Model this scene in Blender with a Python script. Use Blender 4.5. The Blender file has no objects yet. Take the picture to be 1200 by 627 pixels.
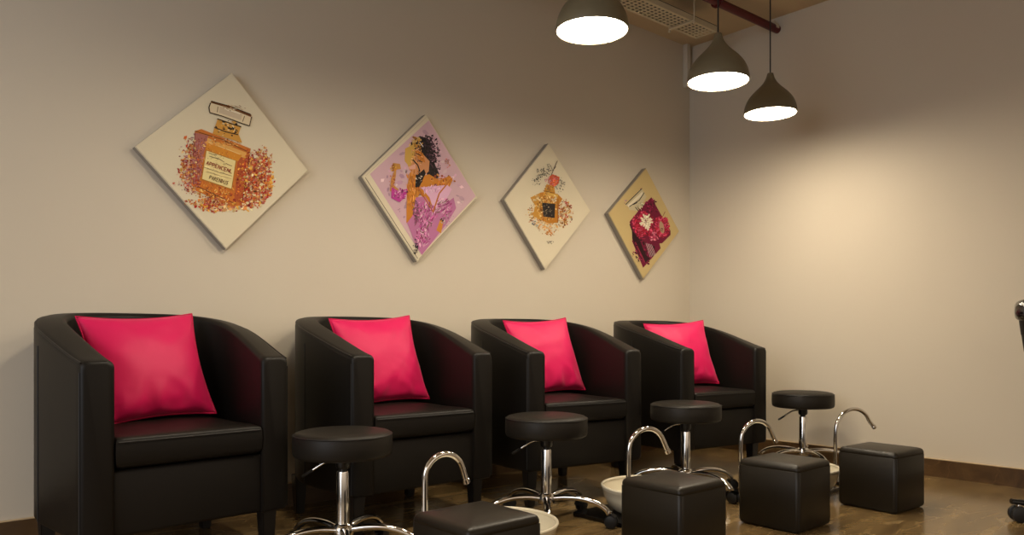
import bpy, bmesh, math, random
from mathutils import Vector, Matrix, noise
PI = math.pi
scene = bpy.context.scene
COL = scene.collection
rnd = random.Random(7)

# ------------------------------------------------------------------ camera model
F, HX, HY, EYE = 895.0, 600.0, 390.0, 0.74
ANG = math.atan(1040 / 895)
SA, CA = math.sin(ANG), math.cos(ANG)
CX, CY = -4.2772, -3.0926

def on_wall(px, py, Y):
    """point of the wall plane Y seen at a measured pixel (1200x627)"""
    u = (px - HX) / F
    t = (Y - CY) / (SA - CA * u)
    return Vector((CX + t * (SA * u + CA), Y, EYE - (py - HY) * t / F))

# ------------------------------------------------------------------ materials
def lin(c):
    return tuple((v / 255 / 12.92) if v / 255 <= 0.04045 else ((v / 255 + 0.055) / 1.055) ** 2.4 for v in c)

def mat(name, rgb, rough=0.5, metal=0.0, spec=0.5, bump=None, coat=0.0, sheen=0.0, vary=None):
    m = bpy.data.materials.new(name); m.use_nodes = True
    nt = m.node_tree; b = nt.nodes['Principled BSDF']
    c = lin(rgb)
    b.inputs['Base Color'].default_value = (*c, 1)
    b.inputs['Roughness'].default_value = rough
    b.inputs['Metallic'].default_value = metal
    b.inputs['Specular IOR Level'].default_value = spec
    b.inputs['Coat Weight'].default_value = coat
    b.inputs['Sheen Weight'].default_value = sheen
    tc = nt.nodes.new('ShaderNodeTexCoord')
    if bump:
        scale, strength, dist, kind = bump
        if kind == 'v':
            t = nt.nodes.new('ShaderNodeTexVoronoi'); t.inputs['Scale'].default_value = scale; out = t.outputs['Distance']
        else:
            t = nt.nodes.new('ShaderNodeTexNoise'); t.inputs['Scale'].default_value = scale
            t.inputs['Detail'].default_value = 4; out = t.outputs['Fac']
        nt.links.new(tc.outputs['Object'], t.inputs['Vector'])
        bp = nt.nodes.new('ShaderNodeBump'); bp.inputs['Strength'].default_value = strength
        bp.inputs['Distance'].default_value = dist
        nt.links.new(out, bp.inputs['Height']); nt.links.new(bp.outputs['Normal'], b.inputs['Normal'])
    if vary:
        scale, rgb2 = vary
        t = nt.nodes.new('ShaderNodeTexNoise'); t.inputs['Scale'].default_value = scale; t.inputs['Detail'].default_value = 5
        nt.links.new(tc.outputs['Object'], t.inputs['Vector'])
        mx = nt.nodes.new('ShaderNodeMix'); mx.data_type = 'RGBA'
        mx.inputs['A'].default_value = (*c, 1); mx.inputs['B'].default_value = (*lin(rgb2), 1)
        nt.links.new(t.outputs['Fac'], mx.inputs['Factor']); nt.links.new(mx.outputs['Result'], b.inputs['Base Color'])
    return m

M = {}
M['wall'] = mat('painted_plaster', (214, 204, 186), 0.75, spec=0.25, bump=(60, 0.06, 0.002, 'n'), vary=(1.3, (208, 197, 178)))
M['ceiling'] = mat('painted_slab', (208, 188, 154), 0.85, spec=0.2, bump=(25, 0.08, 0.003, 'n'), vary=(2, (200, 180, 148)))
M['leather'] = mat('black_faux_leather', (23, 20, 17), 0.46, spec=0.20, bump=(520, 0.07, 0.001, 'v'))
M['leather_seam'] = mat('black_piping', (21, 19, 18), 0.5, spec=0.4)
M['stool_leather'] = mat('matt_black_vinyl', (31, 27, 22), 0.50, spec=0.24, bump=(650, 0.05, 0.001, 'v'))
M['pouf_leather'] = mat('pouf_black_leather', (30, 25, 17), 0.40, spec=0.30, bump=(420, 0.07, 0.001, 'v'))
M['leg'] = mat('black_stained_wood', (20, 17, 15), 0.4, bump=(80, 0.1, 0.001, 'n'))
M['chrome'] = mat('chrome', (215, 212, 208), 0.10, metal=1.0, bump=(3, 0.01, 0.001, 'n'))
M['plastic'] = mat('black_plastic', (18, 17, 17), 0.35, bump=(200, 0.05, 0.001, 'n'))
M['wheel'] = mat('black_rubber', (14, 13, 13), 0.55, bump=(200, 0.05, 0.001, 'n'))
M['pink'] = mat('hot_pink_satin', (214, 8, 88), 0.5, spec=0.3, sheen=0.12, bump=(900, 0.12, 0.001, 'n'))
M['pink_seam'] = mat('hot_pink_seam', (198, 14, 76), 0.6, spec=0.2, bump=(900, 0.1, 0.001, 'n'))
M['shade'] = mat('grey_olive_lacquer', (116, 108, 86), 0.42, spec=0.45, bump=(300, 0.02, 0.001, 'n'))
M['cord'] = mat('black_flex', (16, 15, 14), 0.6, bump=(300, 0.05, 0.001, 'n'))
M['tray'] = mat('galvanised_tray', (212, 200, 172), 0.5, metal=0.25, bump=(90, 0.05, 0.001, 'n'))
M['red'] = mat('red_pipe_paint', (88, 5, 12), 0.40, bump=(40, 0.05, 0.001, 'n'))
M['ceramic'] = mat('cream_ceramic', (216, 208, 186), 0.18, spec=0.5, coat=0.3, bump=(30, 0.02, 0.001, 'n'))
M['glass_black'] = mat('black_gloss_board', (13, 12, 12), 0.12, spec=0.5, bump=(10, 0.01, 0.001, 'n'))
M['canvas'] = mat('cream_canvas', (222, 211, 184), 0.7, spec=0.25, bump=(500, 0.15, 0.0006, 'n'))
M['canvas_tan'] = mat('tan_canvas', (200, 177, 124), 0.7, spec=0.25, bump=(500, 0.15, 0.0006, 'n'))
M['canvas_edge_shade'] = mat('canvas_edge_shaded_grey', (150, 143, 132), 0.7, spec=0.25, bump=(500, 0.15, 0.0006, 'n'))  # shade on the canvas sides is put into this grey
M['cap'] = mat('pale_grout_line', (205, 180, 140), 0.6, bump=(60, 0.05, 0.001, 'n'))
M['wrap'] = mat('black_vinyl_in_plastic_wrap', (16, 15, 15), 0.08, spec=0.9, coat=1.0, bump=(24, 0.55, 0.02, 'n'))

def art_material():
    m = bpy.data.materials.new('paint_pigment'); m.use_nodes = True
    nt = m.node_tree; b = nt.nodes['Principled BSDF']
    a = nt.nodes.new('ShaderNodeAttribute'); a.attribute_name = 'pigment'
    nt.links.new(a.outputs['Color'], b.inputs['Base Color'])
    b.inputs['Roughness'].default_value = 0.6; b.inputs['Specular IOR Level'].default_value = 0.25
    return m
M['art'] = art_material()

def marble(name, dark, light, vein, tiles=True, rough=0.19):
    m = bpy.data.materials.new(name); m.use_nodes = True
    nt = m.node_tree; N = nt.nodes; L = nt.links; b = N['Principled BSDF']
    tc = N.new('ShaderNodeTexCoord')
    mp = N.new('ShaderNodeMapping'); mp.inputs['Scale'].default_value = (1.0, 3.4, 3.4)
    mp.inputs['Rotation'].default_value = (0, 0, 0.25)
    L.new(tc.outputs['Object'], mp.inputs['Vector'])
    n1 = N.new('ShaderNodeTexNoise'); n1.inputs['Scale'].default_value = 1.7; n1.inputs['Detail'].default_value = 9
    n1.inputs['Roughness'].default_value = 0.62; n1.inputs['Distortion'].default_value = 1.1
    L.new(mp.outputs['Vector'], n1.inputs['Vector'])
    cr = N.new('ShaderNodeValToRGB'); e = cr.color_ramp.elements
    e[0].position = 0.33; e[0].color = (*lin(dark), 1); e[1].position = 0.68; e[1].color = (*lin(light), 1)
    L.new(n1.outputs['Fac'], cr.inputs['Fac'])
    n2 = N.new('ShaderNodeTexNoise'); n2.inputs['Scale'].default_value = 1.1; n2.inputs['Detail'].default_value = 6
    n2.inputs['Distortion'].default_value = 2.2
    L.new(mp.outputs['Vector'], n2.inputs['Vector'])
    vr = N.new('ShaderNodeValToRGB'); v = vr.color_ramp.elements
    v[0].position = 0.485; v[0].color = (0, 0, 0, 1); v[1].position = 0.5; v[1].color = (0.34, 0.34, 0.34, 1)
    w = vr.color_ramp.elements.new(0.515); w.color = (0, 0, 0, 1)
    L.new(n2.outputs['Fac'], vr.inputs['Fac'])
    mx = N.new('ShaderNodeMix'); mx.data_type = 'RGBA'; mx.inputs['B'].default_value = (*lin(vein), 1)
    L.new(vr.outputs['Color'], mx.inputs['Factor']); L.new(cr.outputs['Color'], mx.inputs['A'])
    last = mx.outputs['Result']
    if tiles:
        br = N.new('ShaderNodeTexBrick'); br.offset = 0; br.squash = 1
        br.inputs['Scale'].default_value = 1.0; br.inputs['Mortar Size'].default_value = 0.0016
        br.inputs['Brick Width'].default_value = 0.8; br.inputs['Row Height'].default_value = 0.8
        br.inputs['Color1'].default_value = (1, 1, 1, 1); br.inputs['Color2'].default_value = (0.86, 0.86, 0.86, 1)
        br.inputs['Mortar'].default_value = (0.35, 0.33, 0.3, 1)
        L.new(tc.outputs['Object'], br.inputs['Vector'])
        mu = N.new('ShaderNodeMix'); mu.data_type = 'RGBA'; mu.blend_type = 'MULTIPLY'; mu.inputs['Factor'].default_value = 1
        L.new(last, mu.inputs['A']); L.new(br.outputs['Color'], mu.inputs['B']); last = mu.outputs['Result']
    L.new(last, b.inputs['Base Color'])
    b.inputs['Roughness'].default_value = rough; b.inputs['Specular IOR Level'].default_value = 0.55
    return m
M['floor'] = marble('brown_marble_tile', (84, 66, 42), (150, 124, 82), (180, 156, 112))
M['base'] = marble('brown_marble_skirting', (66, 46, 28), (104, 78, 48), (130, 100, 64), tiles=False, rough=0.3)

def emit(name, rgb, strength):
    m = bpy.data.materials.new(name); m.use_nodes = True
    nt = m.node_tree; nt.nodes.clear()
    o = nt.nodes.new('ShaderNodeOutputMaterial'); e = nt.nodes.new('ShaderNodeEmission')
    e.inputs['Color'].default_value = (*rgb, 1); e.inputs['Strength'].default_value = strength
    nt.links.new(e.outputs[0], o.inputs[0]); return m
M['lamp'] = emit('lit_diffuser', (1.0, 0.86, 0.655), 77)

# ------------------------------------------------------------------ object helpers
def finish(name, bm, m, parent=None, smooth=True, angle=40, loc=None):
    bmesh.ops.recalc_face_normals(bm, faces=bm.faces)
    me = bpy.data.meshes.new(name); bm.to_mesh(me); bm.free()
    for mm in (m if isinstance(m, (list, tuple)) else [m]): me.materials.append(mm)
    if smooth:
        me.shade_smooth(); me.set_sharp_from_angle(angle=math.radians(angle))
    o = bpy.data.objects.new(name, me); COL.objects.link(o)
    if parent: o.parent = parent
    if loc: o.location = loc
    return o

def tag(o, label, cat, group=None):
    o['label'] = label; o['category'] = cat
    if group: o['group'] = group
    return o

def thing(name, label, cat, loc=(0, 0, 0), rz=0, group=None):
    o = bpy.data.objects.new(name, None); COL.objects.link(o)
    o.empty_display_size = 0.1
    o.location = loc; o.rotation_euler = (0, 0, rz)
    return tag(o, label, cat, group)

def struct(o):
    o['kind'] = 'structure'; return o

def dup(root, loc, rz, label):
    r = root.copy(); COL.objects.link(r); r.location = loc; r.rotation_euler = (0, 0, rz); r['label'] = label
    for ch in list(root.children):
        c = ch.copy(); COL.objects.link(c); c.parent = r
        for g in list(ch.children):
            d = g.copy(); COL.objects.link(d); d.parent = c
    return r

def box(bm, lo, hi, bev=0.0, seg=2):
    t = bmesh.new(); bmesh.ops.create_cube(t, size=1)
    lo, hi = Vector(lo), Vector(hi)
    for v in t.verts:
        v.co = Vector([(lo[i] + hi[i]) / 2 + v.co[i] * (hi[i] - lo[i]) for i in range(3)])
    if bev: bmesh.ops.bevel(t, geom=t.edges[:], offset=bev, segments=seg, profile=0.5, affect='EDGES')
    merge(bm, t); return bm

def merge(bm, t, mtx=None):
    if mtx is not None: bmesh.ops.transform(t, matrix=mtx, verts=t.verts)
    mp = {v: bm.verts.new(v.co) for v in t.verts}
    for f in t.faces:
        try: bm.faces.new([mp[v] for v in f.verts])
        except ValueError: pass
    t.free()

def lathe(bm, prof, seg=40, c=(0, 0, 0), close=True):
    rings = []
    for r, z in prof:
        if r < 1e-6: rings.append([bm.verts.new((c[0], c[1], c[2] + z))])
        else: rings.append([bm.verts.new((c[0] + r * math.cos(2 * PI * k / seg), c[1] + r * math.sin(2 * PI * k / seg), c[2] + z)) for k in range(seg)])
    for a, b in zip(rings, rings[1:]):
        for k in range(seg):
            k2 = (k + 1) % seg
            if len(a) == 1 and len(b) == 1: continue
            if len(a) == 1: bm.faces.new((a[0], b[k], b[k2]))
            elif len(b) == 1: bm.faces.new((a[k], b[0], a[k2]))
            else: bm.faces.new((a[k], b[k], b[k2], a[k2]))
    return bm

def tube(bm, pts, rad, seg=12, flat=1.0, closed=False):
    pts = [Vector(p) for p in pts]; n = len(pts)
    rs = rad if isinstance(rad, (list, tuple)) else [rad] * n
    rings = []; up = None
    for i, p in enumerate(pts):
        if closed: d = pts[(i + 1) % n] - pts[i - 1]
        else: d = pts[min(i + 1, n - 1)] - pts[max(i - 1, 0)]
        d.normalize()
        if up is None:
            up = Vector((0, 0, 1)) if abs(d.z) < 0.9 else Vector((1, 0, 0))
        side = d.cross(up).normalized(); up = side.cross(d).normalized()
        rings.append([bm.verts.new(p + side * (rs[i] * math.cos(2 * PI * k / seg)) + up * (rs[i] * flat * math.sin(2 * PI * k / seg))) for k in range(seg)])
    pairs = list(zip(rings, rings[1:])) + ([(rings[-1], rings[0])] if closed else [])
    for a, b in pairs:
        for k in range(seg): bm.faces.new((a[k], a[(k + 1) % seg], b[(k + 1) % seg], b[k]))
    if not closed:
        bm.faces.new(rings[0][::-1]); bm.faces.new(rings[-1])
    return bm

def catmull(P, k=6):
    P = [Vector(p) for p in P]; out = []
    Q = [2 * P[0] - P[1]] + P + [2 * P[-1] - P[-2]]
    for i in range(1, len(Q) - 2):
        a, b, c, d = Q[i - 1:i + 3]
        for j in range(k):
            t = j / k
            out.append(0.5 * ((2 * b) + (c - a) * t + (2 * a - 5 * b + 4 * c - d) * t * t + (3 * b - a - 3 * c + d) * t ** 3))
    out.append(P[-1]); return out

# ------------------------------------------------------------------ room shell
XR, CEIL = -0.05, 2.645
XL, YN = -6.2, -5.2
struct(finish('floor', box(bmesh.new(), (XL, YN, -0.05), (0.15, 0.15, 0)), M['floor'], smooth=False))
struct(finish('ceiling', box(bmesh.new(), (XL, YN, CEIL), (0.15, 0.15, CEIL + 0.12)), M['ceiling'], smooth=False))
struct(finish('wall_left', box(bmesh.new(), (XL, 0, 0), (0.15, 0.12, CEIL)), M['wall'], smooth=False))
struct(finish('wall_right', box(bmesh.new(), (XR, YN, 0), (0.15, 0, CEIL)), M['wall'], smooth=False))
def baseboard(name, lo, hi, cap_lo, cap_hi):
    o = struct(finish(name, box(bmesh.new(), lo, hi, 0.001, 1), M['base'], smooth=False))
    struct(finish('baseboard_cap', box(bmesh.new(), cap_lo, cap_hi, 0.0008, 1), M['cap'], o, smooth=False))
baseboard('baseboard_left', (XL, -0.012, 0), (XR - 0.012, 0, 0.098), (XL, -0.012, 0.098), (XR - 0.012, 0, 0.102))
baseboard('baseboard_right', (XR - 0.012, YN, 0), (XR, -0.0, 0.088), (XR - 0.012, YN, 0.088), (XR, 0, 0.092))
bm = bmesh.new(); box(bm, (XR - 0.075, -0.035, 2.36), (XR - 0.035, 0, CEIL), 0.004, 2)
struct(finish('trim_1', bm, M['wall'], smooth=False))

# ------------------------------------------------------------------ tub armchairs
HW, DEP, WALLT, ZB = 0.338, 0.69, 0.090, 0.158      # half width, depth, shell thickness, underside
def plan(s, inset=0.0):
    """horseshoe plan of the shell: s 0..1 from the right front end round the back to the left front end"""
    hw, yf = HW - inset, -DEP / 2
    yc = -0.02
    ry = DEP / 2 - yc - inset
    Ls = yc - yf; La = PI * (hw + ry) / 2; T = 2 * Ls + La
    d = s * T
    if d < Ls:
        f = d / Ls
        return Vector((hw - 0.028 * (1 - f) ** 1.5, yf + d, 0))
    if d > T - Ls:
        f = (T - d) / Ls
        return Vector((-(hw - 0.028 * (1 - f) ** 1.5), yf + (T - d), 0))
    a = (d - Ls) / La * PI
    n = 2.1
    ca, sa = math.cos(a), math.sin(a)
    return Vector((hw * math.copysign(abs(ca) ** (2 / n), ca), yc + ry * abs(sa) ** (2 / n), 0))

def top_z(y):
    f = (y + DEP / 2) / DEP
    return 0.662 + 0.150 * (math.sin(min(1, f) * PI / 2) ** 1.12)

def make_chair(label):
    root = thing('tub_armchair', label, 'armchair', group='black tub armchairs along the wall')
    # shell
    bm = bmesh.new(); rings = []; N = 72
    for i in range(N + 1):
        s = i / N
        # parametrise by a common s for the outer and inner line
        po, pi_ = plan(s), plan(s, WALLT)
        pi_.y = max(pi_.y, -DEP / 2) if 0 < i < N else -DEP / 2
        r = 0.020
        zo = top_z((po.y + pi_.y) / 2)
        w = (po - pi_).normalized()
        ring = [Vector((pi_.x, pi_.y, ZB))]
        ring.append(Vector((pi_.x, pi_.y, zo - r)))
        for k in range(1, 5):
            a = k / 4 * PI / 2
            ring.append(pi_ + w * (r * (1 - math.cos(a))) + Vector((0, 0, zo - r + r * math.sin(a))))
        for k in range(0, 5):
            a = PI / 2 - k / 4 * PI / 2
            ring.append(po - w * (r * (1 - math.cos(a))) + Vector((0, 0, zo - r + r * math.sin(a))))
        ring.append(Vector((po.x, po.y, ZB + 0.012)))
        ring.append(po - w * 0.010 + Vector((0, 0, ZB)))
        rings.append(ring)
    # rounded arm fronts: two shrunken end rings
    def cap(ring):
        c = sum(ring, Vector()) / len(ring)
        out = []
        for off, sh in ((0.007, 0.003), (0.011, 0.011)):
            rr = []
            for p in ring:
                q = p.copy()
                q.x += math.copysign(min(sh, abs(c.x - p.x)), c.x - p.x)
                q.z += math.copysign(min(sh, abs(c.z - p.z)), c.z - p.z)
                q.y -= off; rr.append(q)
            out.append(rr)
        return out
    a, b = cap(rings[0]), cap(rings[-1])
    rings = [a[1], a[0]] + rings + [b[0], b[1]]
    V = [[bm.verts.new(p) for p in r] for r in rings]
    for r1, r2 in zip(V, V[1:]):
        for k in range(len(r1)):
            bm.faces.new((r1[k], r1[(k + 1) % len(r1)], r2[(k + 1) % len(r1)], r2[k]))
    bm.faces.new(V[0]); bm.faces.new(V[-1][::-1])
    shell = finish('curved_back_and_arms', bm, M['leather'], root, angle=50)
    # piping along the top outer edge and down each arm front
    bm = bmesh.new()
    pts = []
    for i in range(0, N + 1, 2):
        p = plan(i / N); q = plan(i / N, WALLT); w = (p - q).normalized()
        pts.append(p - w * 0.004 + Vector((0, 0, top_z((p.y + max(q.y, -DEP / 2)) / 2) - 0.006)))
    tube(bm, pts, 0.0032, 6)
    finish('top_piping', bm, M['leather_seam'], shell)
    for e in (0, 1):
        bm = bmesh.new()
        p, q = plan(e), plan(e, WALLT)
        tube(bm, [(p.x * 0.999, -DEP / 2 - 0.001, z) for z in (ZB + 0.01, 0.3, 0.5, 0.63)], 0.0028, 6)
        finish('arm_piping', bm, M['leather_seam'], shell)
    for sx in (-1, 1):
        bm = bmesh.new(); x = sx * (HW - 0.005)
        tube(bm, [(sx * (HW + 0.0005), -0.02 , z) for z in (ZB + 0.01, 0.3, 0.5, 0.70)], 0.0018, 6)
        finish('side_seam', bm, M['leather_seam'], shell)
    iw = HW - WALLT - 0.032
    # base between the arms
    bm = bmesh.new(); box(bm, (-iw - 0.01, -DEP / 2 + 0.002, ZB), (iw + 0.01, 0.14, 0.347), 0.010, 3)
    finish('front_panel', bm, M['leather'], root)
    # seat cushion: D-shaped slab with crowned top
    bm = bmesh.new(); nx, ny = 22, 22
    y0, y1 = -DEP / 2 - 0.010, 0.235
    z0, z1 = 0.352, 0.441
    def cpt(u, v):
        y = y0 + (y1 - y0) * v
        half = iw + 0.002
        if v > 0.45:
            g = (v - 0.45) / 0.55; half *= math.sqrt(max(0.02, 1 - g ** 2.6 * 0.72))
        return half * u, y
    rim = 0.018
    def layer(z, ins, crown):
        g = []
        for j in range(ny + 1):
            row = []
            for i in range(nx + 1):
                u = (i / nx) * 2 - 1; v = j / ny
                x, y = cpt(u, v)
                x *= 1 - ins / 0.24; y = y0 + ins + (y - y0) * (1 - 2 * ins / (y1 - y0))
                cr = crown * (1 - abs(u) ** 3.0) * (1 - abs(2 * v - 1) ** 3.0)
                wr = 0.0022 * noise.noise(Vector((x * 9, y * 9, 3))) if crown else 0
                row.append(bm.verts.new((x, y, z + cr + wr)))
            g.append(row)
        return g
    top = layer(z1, 0.010, 0.013); mid1 = None
    def outline(z, ins):
        o = []
        loop = [(i / nx * 2 - 1, 0) for i in range(nx)] + [(1, j / ny) for j in range(ny)] + [(1 - i / nx * 2, 1) for i in range(nx)] + [(-1, 1 - j / ny) for j in range(ny)]
        for u, v in loop:
            x, y = cpt(u, v); x *= 1 - ins / 0.24; y = y0 + ins + (y - y0) * (1 - 2 * ins / (y1 - y0))
            o.append(bm.verts.new((x, y, z)))
        return o
    for g in (top,):
        for j in range(ny):
            for i in range(nx): bm.faces.new((g[j][i], g[j][i + 1], g[j + 1][i + 1], g[j + 1][i]))
    tl = [top[0][i] for i in range(nx)] + [top[j][nx] for j in range(ny)] + [top[ny][nx - i] for i in range(nx)] + [top[ny - j][0] for j in range(ny)]
    ls = [tl, outline(z1 - 0.0035, 0.0045), outline(z1 - 0.0095, 0.001), outline(z1 - 0.018, -0.0005), outline(z1 - 0.042, -0.0015), outline(z0 + 0.016, 0.0), outline(z0 + 0.006, 0.004), outline(z0, 0.011)]
    for p, q in zip(ls, ls[1:]):
        for k in range(len(p)): bm.faces.new((p[k], q[k], q[(k + 1) % len(p)], p[(k + 1) % len(p)]))
    bm.faces.new(ls[-1])
    cush = finish('seat_cushion', bm, M['leather'], root, angle=60)
    bm = bmesh.new()
    tube(bm, [(u * (iw - 0.004), y0 - 0.001, z1 - 0.013) for u in [k / 10 - 1 for k in range(21)]], 0.0028, 6)
    finish('cushion_piping', bm, M['leather_seam'], cush)
    for sx in (-1, 1):
        for sy in (-1, 1):
            bm = bmesh.new()
            cx, cy = sx * (HW - 0.075), (-DEP / 2 + 0.05 if sy < 0 else DEP / 2 - 0.14)
            t, b = 0.025, 0.017
            vs = []
            for z, h in ((0.002, b), (ZB + 0.002, t)):
                o = (t - h) * 0.6
                vs.append([bm.verts.new((cx + sx * o * 0 + dx * h, cy + dy * h, z)) for dx, dy in ((-1, -1), (1, -1), (1, 1), (-1, 1))])
            for k in range(4): bm.faces.new((vs[0][k], vs[0][(k + 1) % 4], vs[1][(k + 1) % 4], vs[1][k]))
            bm.faces.new(vs[0][::-1]); bm.faces.new(vs[1])
            bmesh.ops.bevel(bm, geom=[e for e in bm.edges], offset=0.003, segments=2, affect='EDGES')
            lg = finish('leg', bm, M['leg'], root)
            bm = bmesh.new(); lathe(bm, [(0, 0), (0.013, 0), (0.014, 0.004), (0, 0.004)], 14, (cx, cy, 0))
            finish('foot_glide', bm, M['plastic'], lg)
    return root

chair_spots = [
    (-3.520, -0.702, 0.06, 'black tub armchair nearest the camera, standing alone at the left end of the row'),
    (-2.636, -0.700, -0.03, 'black tub armchair second from the left, below the painting of a woman in pink'),
    (-1.795, -0.775, -0.16, 'black tub armchair third from the left, below the painting of a gold bottle'),
    (-0.860, -0.850, -0.15, 'black tub armchair in the corner, farthest right, below the crimson flower painting'),
]
chair0 = make_chair(chair_spots[0][3])
for i, (x, yf, rz, lb) in enumerate(chair_spots):
    y = yf + DEP / 2
    if i == 0: chair0.location = (x, y, 0); chair0.rotation_euler = (0, 0, rz)
    else: dup(chair0, (x, y, 0), rz, lb)

# ------------------------------------------------------------------ cushions
def make_pillow(name, label, base, yaw, lean, size, roll, seed, T=0.062):
    n = 40; bm = bmesh.new(); S = size / 2
    front, back = [], []
    for side in (1, -1):
        g = []
        for j in range(n + 1):
            row = []
            for i in range(n + 1):
                u, v = i / n * 2 - 1, j / n * 2 - 1
                # outline pulled in between the corners
                ku = 1 - 0.085 * (1 - v * v) * abs(u) ** 1.5
                kv = 1 - 0.085 * (1 - u * u) * abs(v) ** 1.5
                x, z = S * u * ku, S * v * kv
                th = T * ((1 - abs(u) ** 2.2) * (1 - abs(v) ** 2.2)) ** 0.52
                # sag: fuller below the middle
                th *= 1 - 0.18 * v
                # radiating creases near the corners and edges
                edge = max(abs(u), abs(v))
                ang = math.atan2(v, u)
                cz = 0.005 * noise.noise(Vector((u * 2.1 + seed, v * 2.1, side * 3.0)))
                cz += 0.0035 * (abs(u * v) ** 0.7) * math.sin(ang * 9 + seed * 2 + 3 * noise.noise(Vector((u * 2, v * 2, seed)))) * (1 - edge ** 8)
                low = max(0, -v - 0.35)
                cz += 0.016 * low * math.sin(u * 10 + seed + 2.5 * noise.noise(Vector((u * 3, v * 3, seed)))) * (1 - edge ** 8)
                y = -side * (th + cz * min(1, th / 0.02))
                row.append(bm.verts.new((x, y, z)) if not (side == -1 and (i in (0, n) or j in (0, n))) else front[j][i])
            g.append(row)
        if side == 1: front = g
        else: back = g
        for j in range(n):
            for i in range(n):
                q = (g[j][i], g[j][i + 1], g[j + 1][i + 1], g[j + 1][i])
                bm.faces.new(q if side == 1 else q[::-1])
    edge_pts = [front[0][i].co.copy() for i in range(n)] + [front[j][n].co.copy() for j in range(n)] + [front[n][n - i].co.copy() for i in range(n)] + [front[n - j][0].co.copy() for j in range(n)]
    rot = Matrix.Rotation(yaw, 4, 'Z') @ Matrix.Rotation(-lean, 4, 'X') @ Matrix.Rotation(roll, 4, 'Y')
    zmin = min((rot @ v.co).z for v in bm.verts)
    bmesh.ops.transform(bm, matrix=Matrix.Translation((0, 0, -zmin)) @ rot, verts=bm.verts)
    o = finish(name, bm, M['pink'], angle=180, loc=base)
    tag(o, label, 'cushion', 'hot pink cushions on the armchairs')
    b2 = bmesh.new(); tube(b2, [Matrix.Translation((0, 0, -zmin)) @ rot @ p for p in edge_pts], 0.0028, 6, closed=True)
    finish('seam', b2, M['pink_seam'], o, angle=180)
    return o

SEAT = 0.442
make_pillow('throw_pillow', 'hot pink square cushion on the armchair nearest the camera', (-3.525, -0.335, SEAT), 0.10, 0.42, 0.385, -0.045, 1.3)
make_pillow('throw_pillow', 'hot pink square cushion on the second armchair from the left', (-2.625, -0.335, SEAT), -0.04, 0.36, 0.380, -0.05, 4.1)
make_pillow('throw_pillow', 'hot pink square cushion on the third armchair from the left', (-1.755, -0.405, SEAT), -0.12, 0.36, 0.380, -0.05, 7.7)
make_pillow('throw_pillow', 'hot pink square cushion on the corner armchair farthest right', (-0.85, -0.530, SEAT), -0.42, 0.36, 0.372, -0.06, 9.2)

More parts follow.
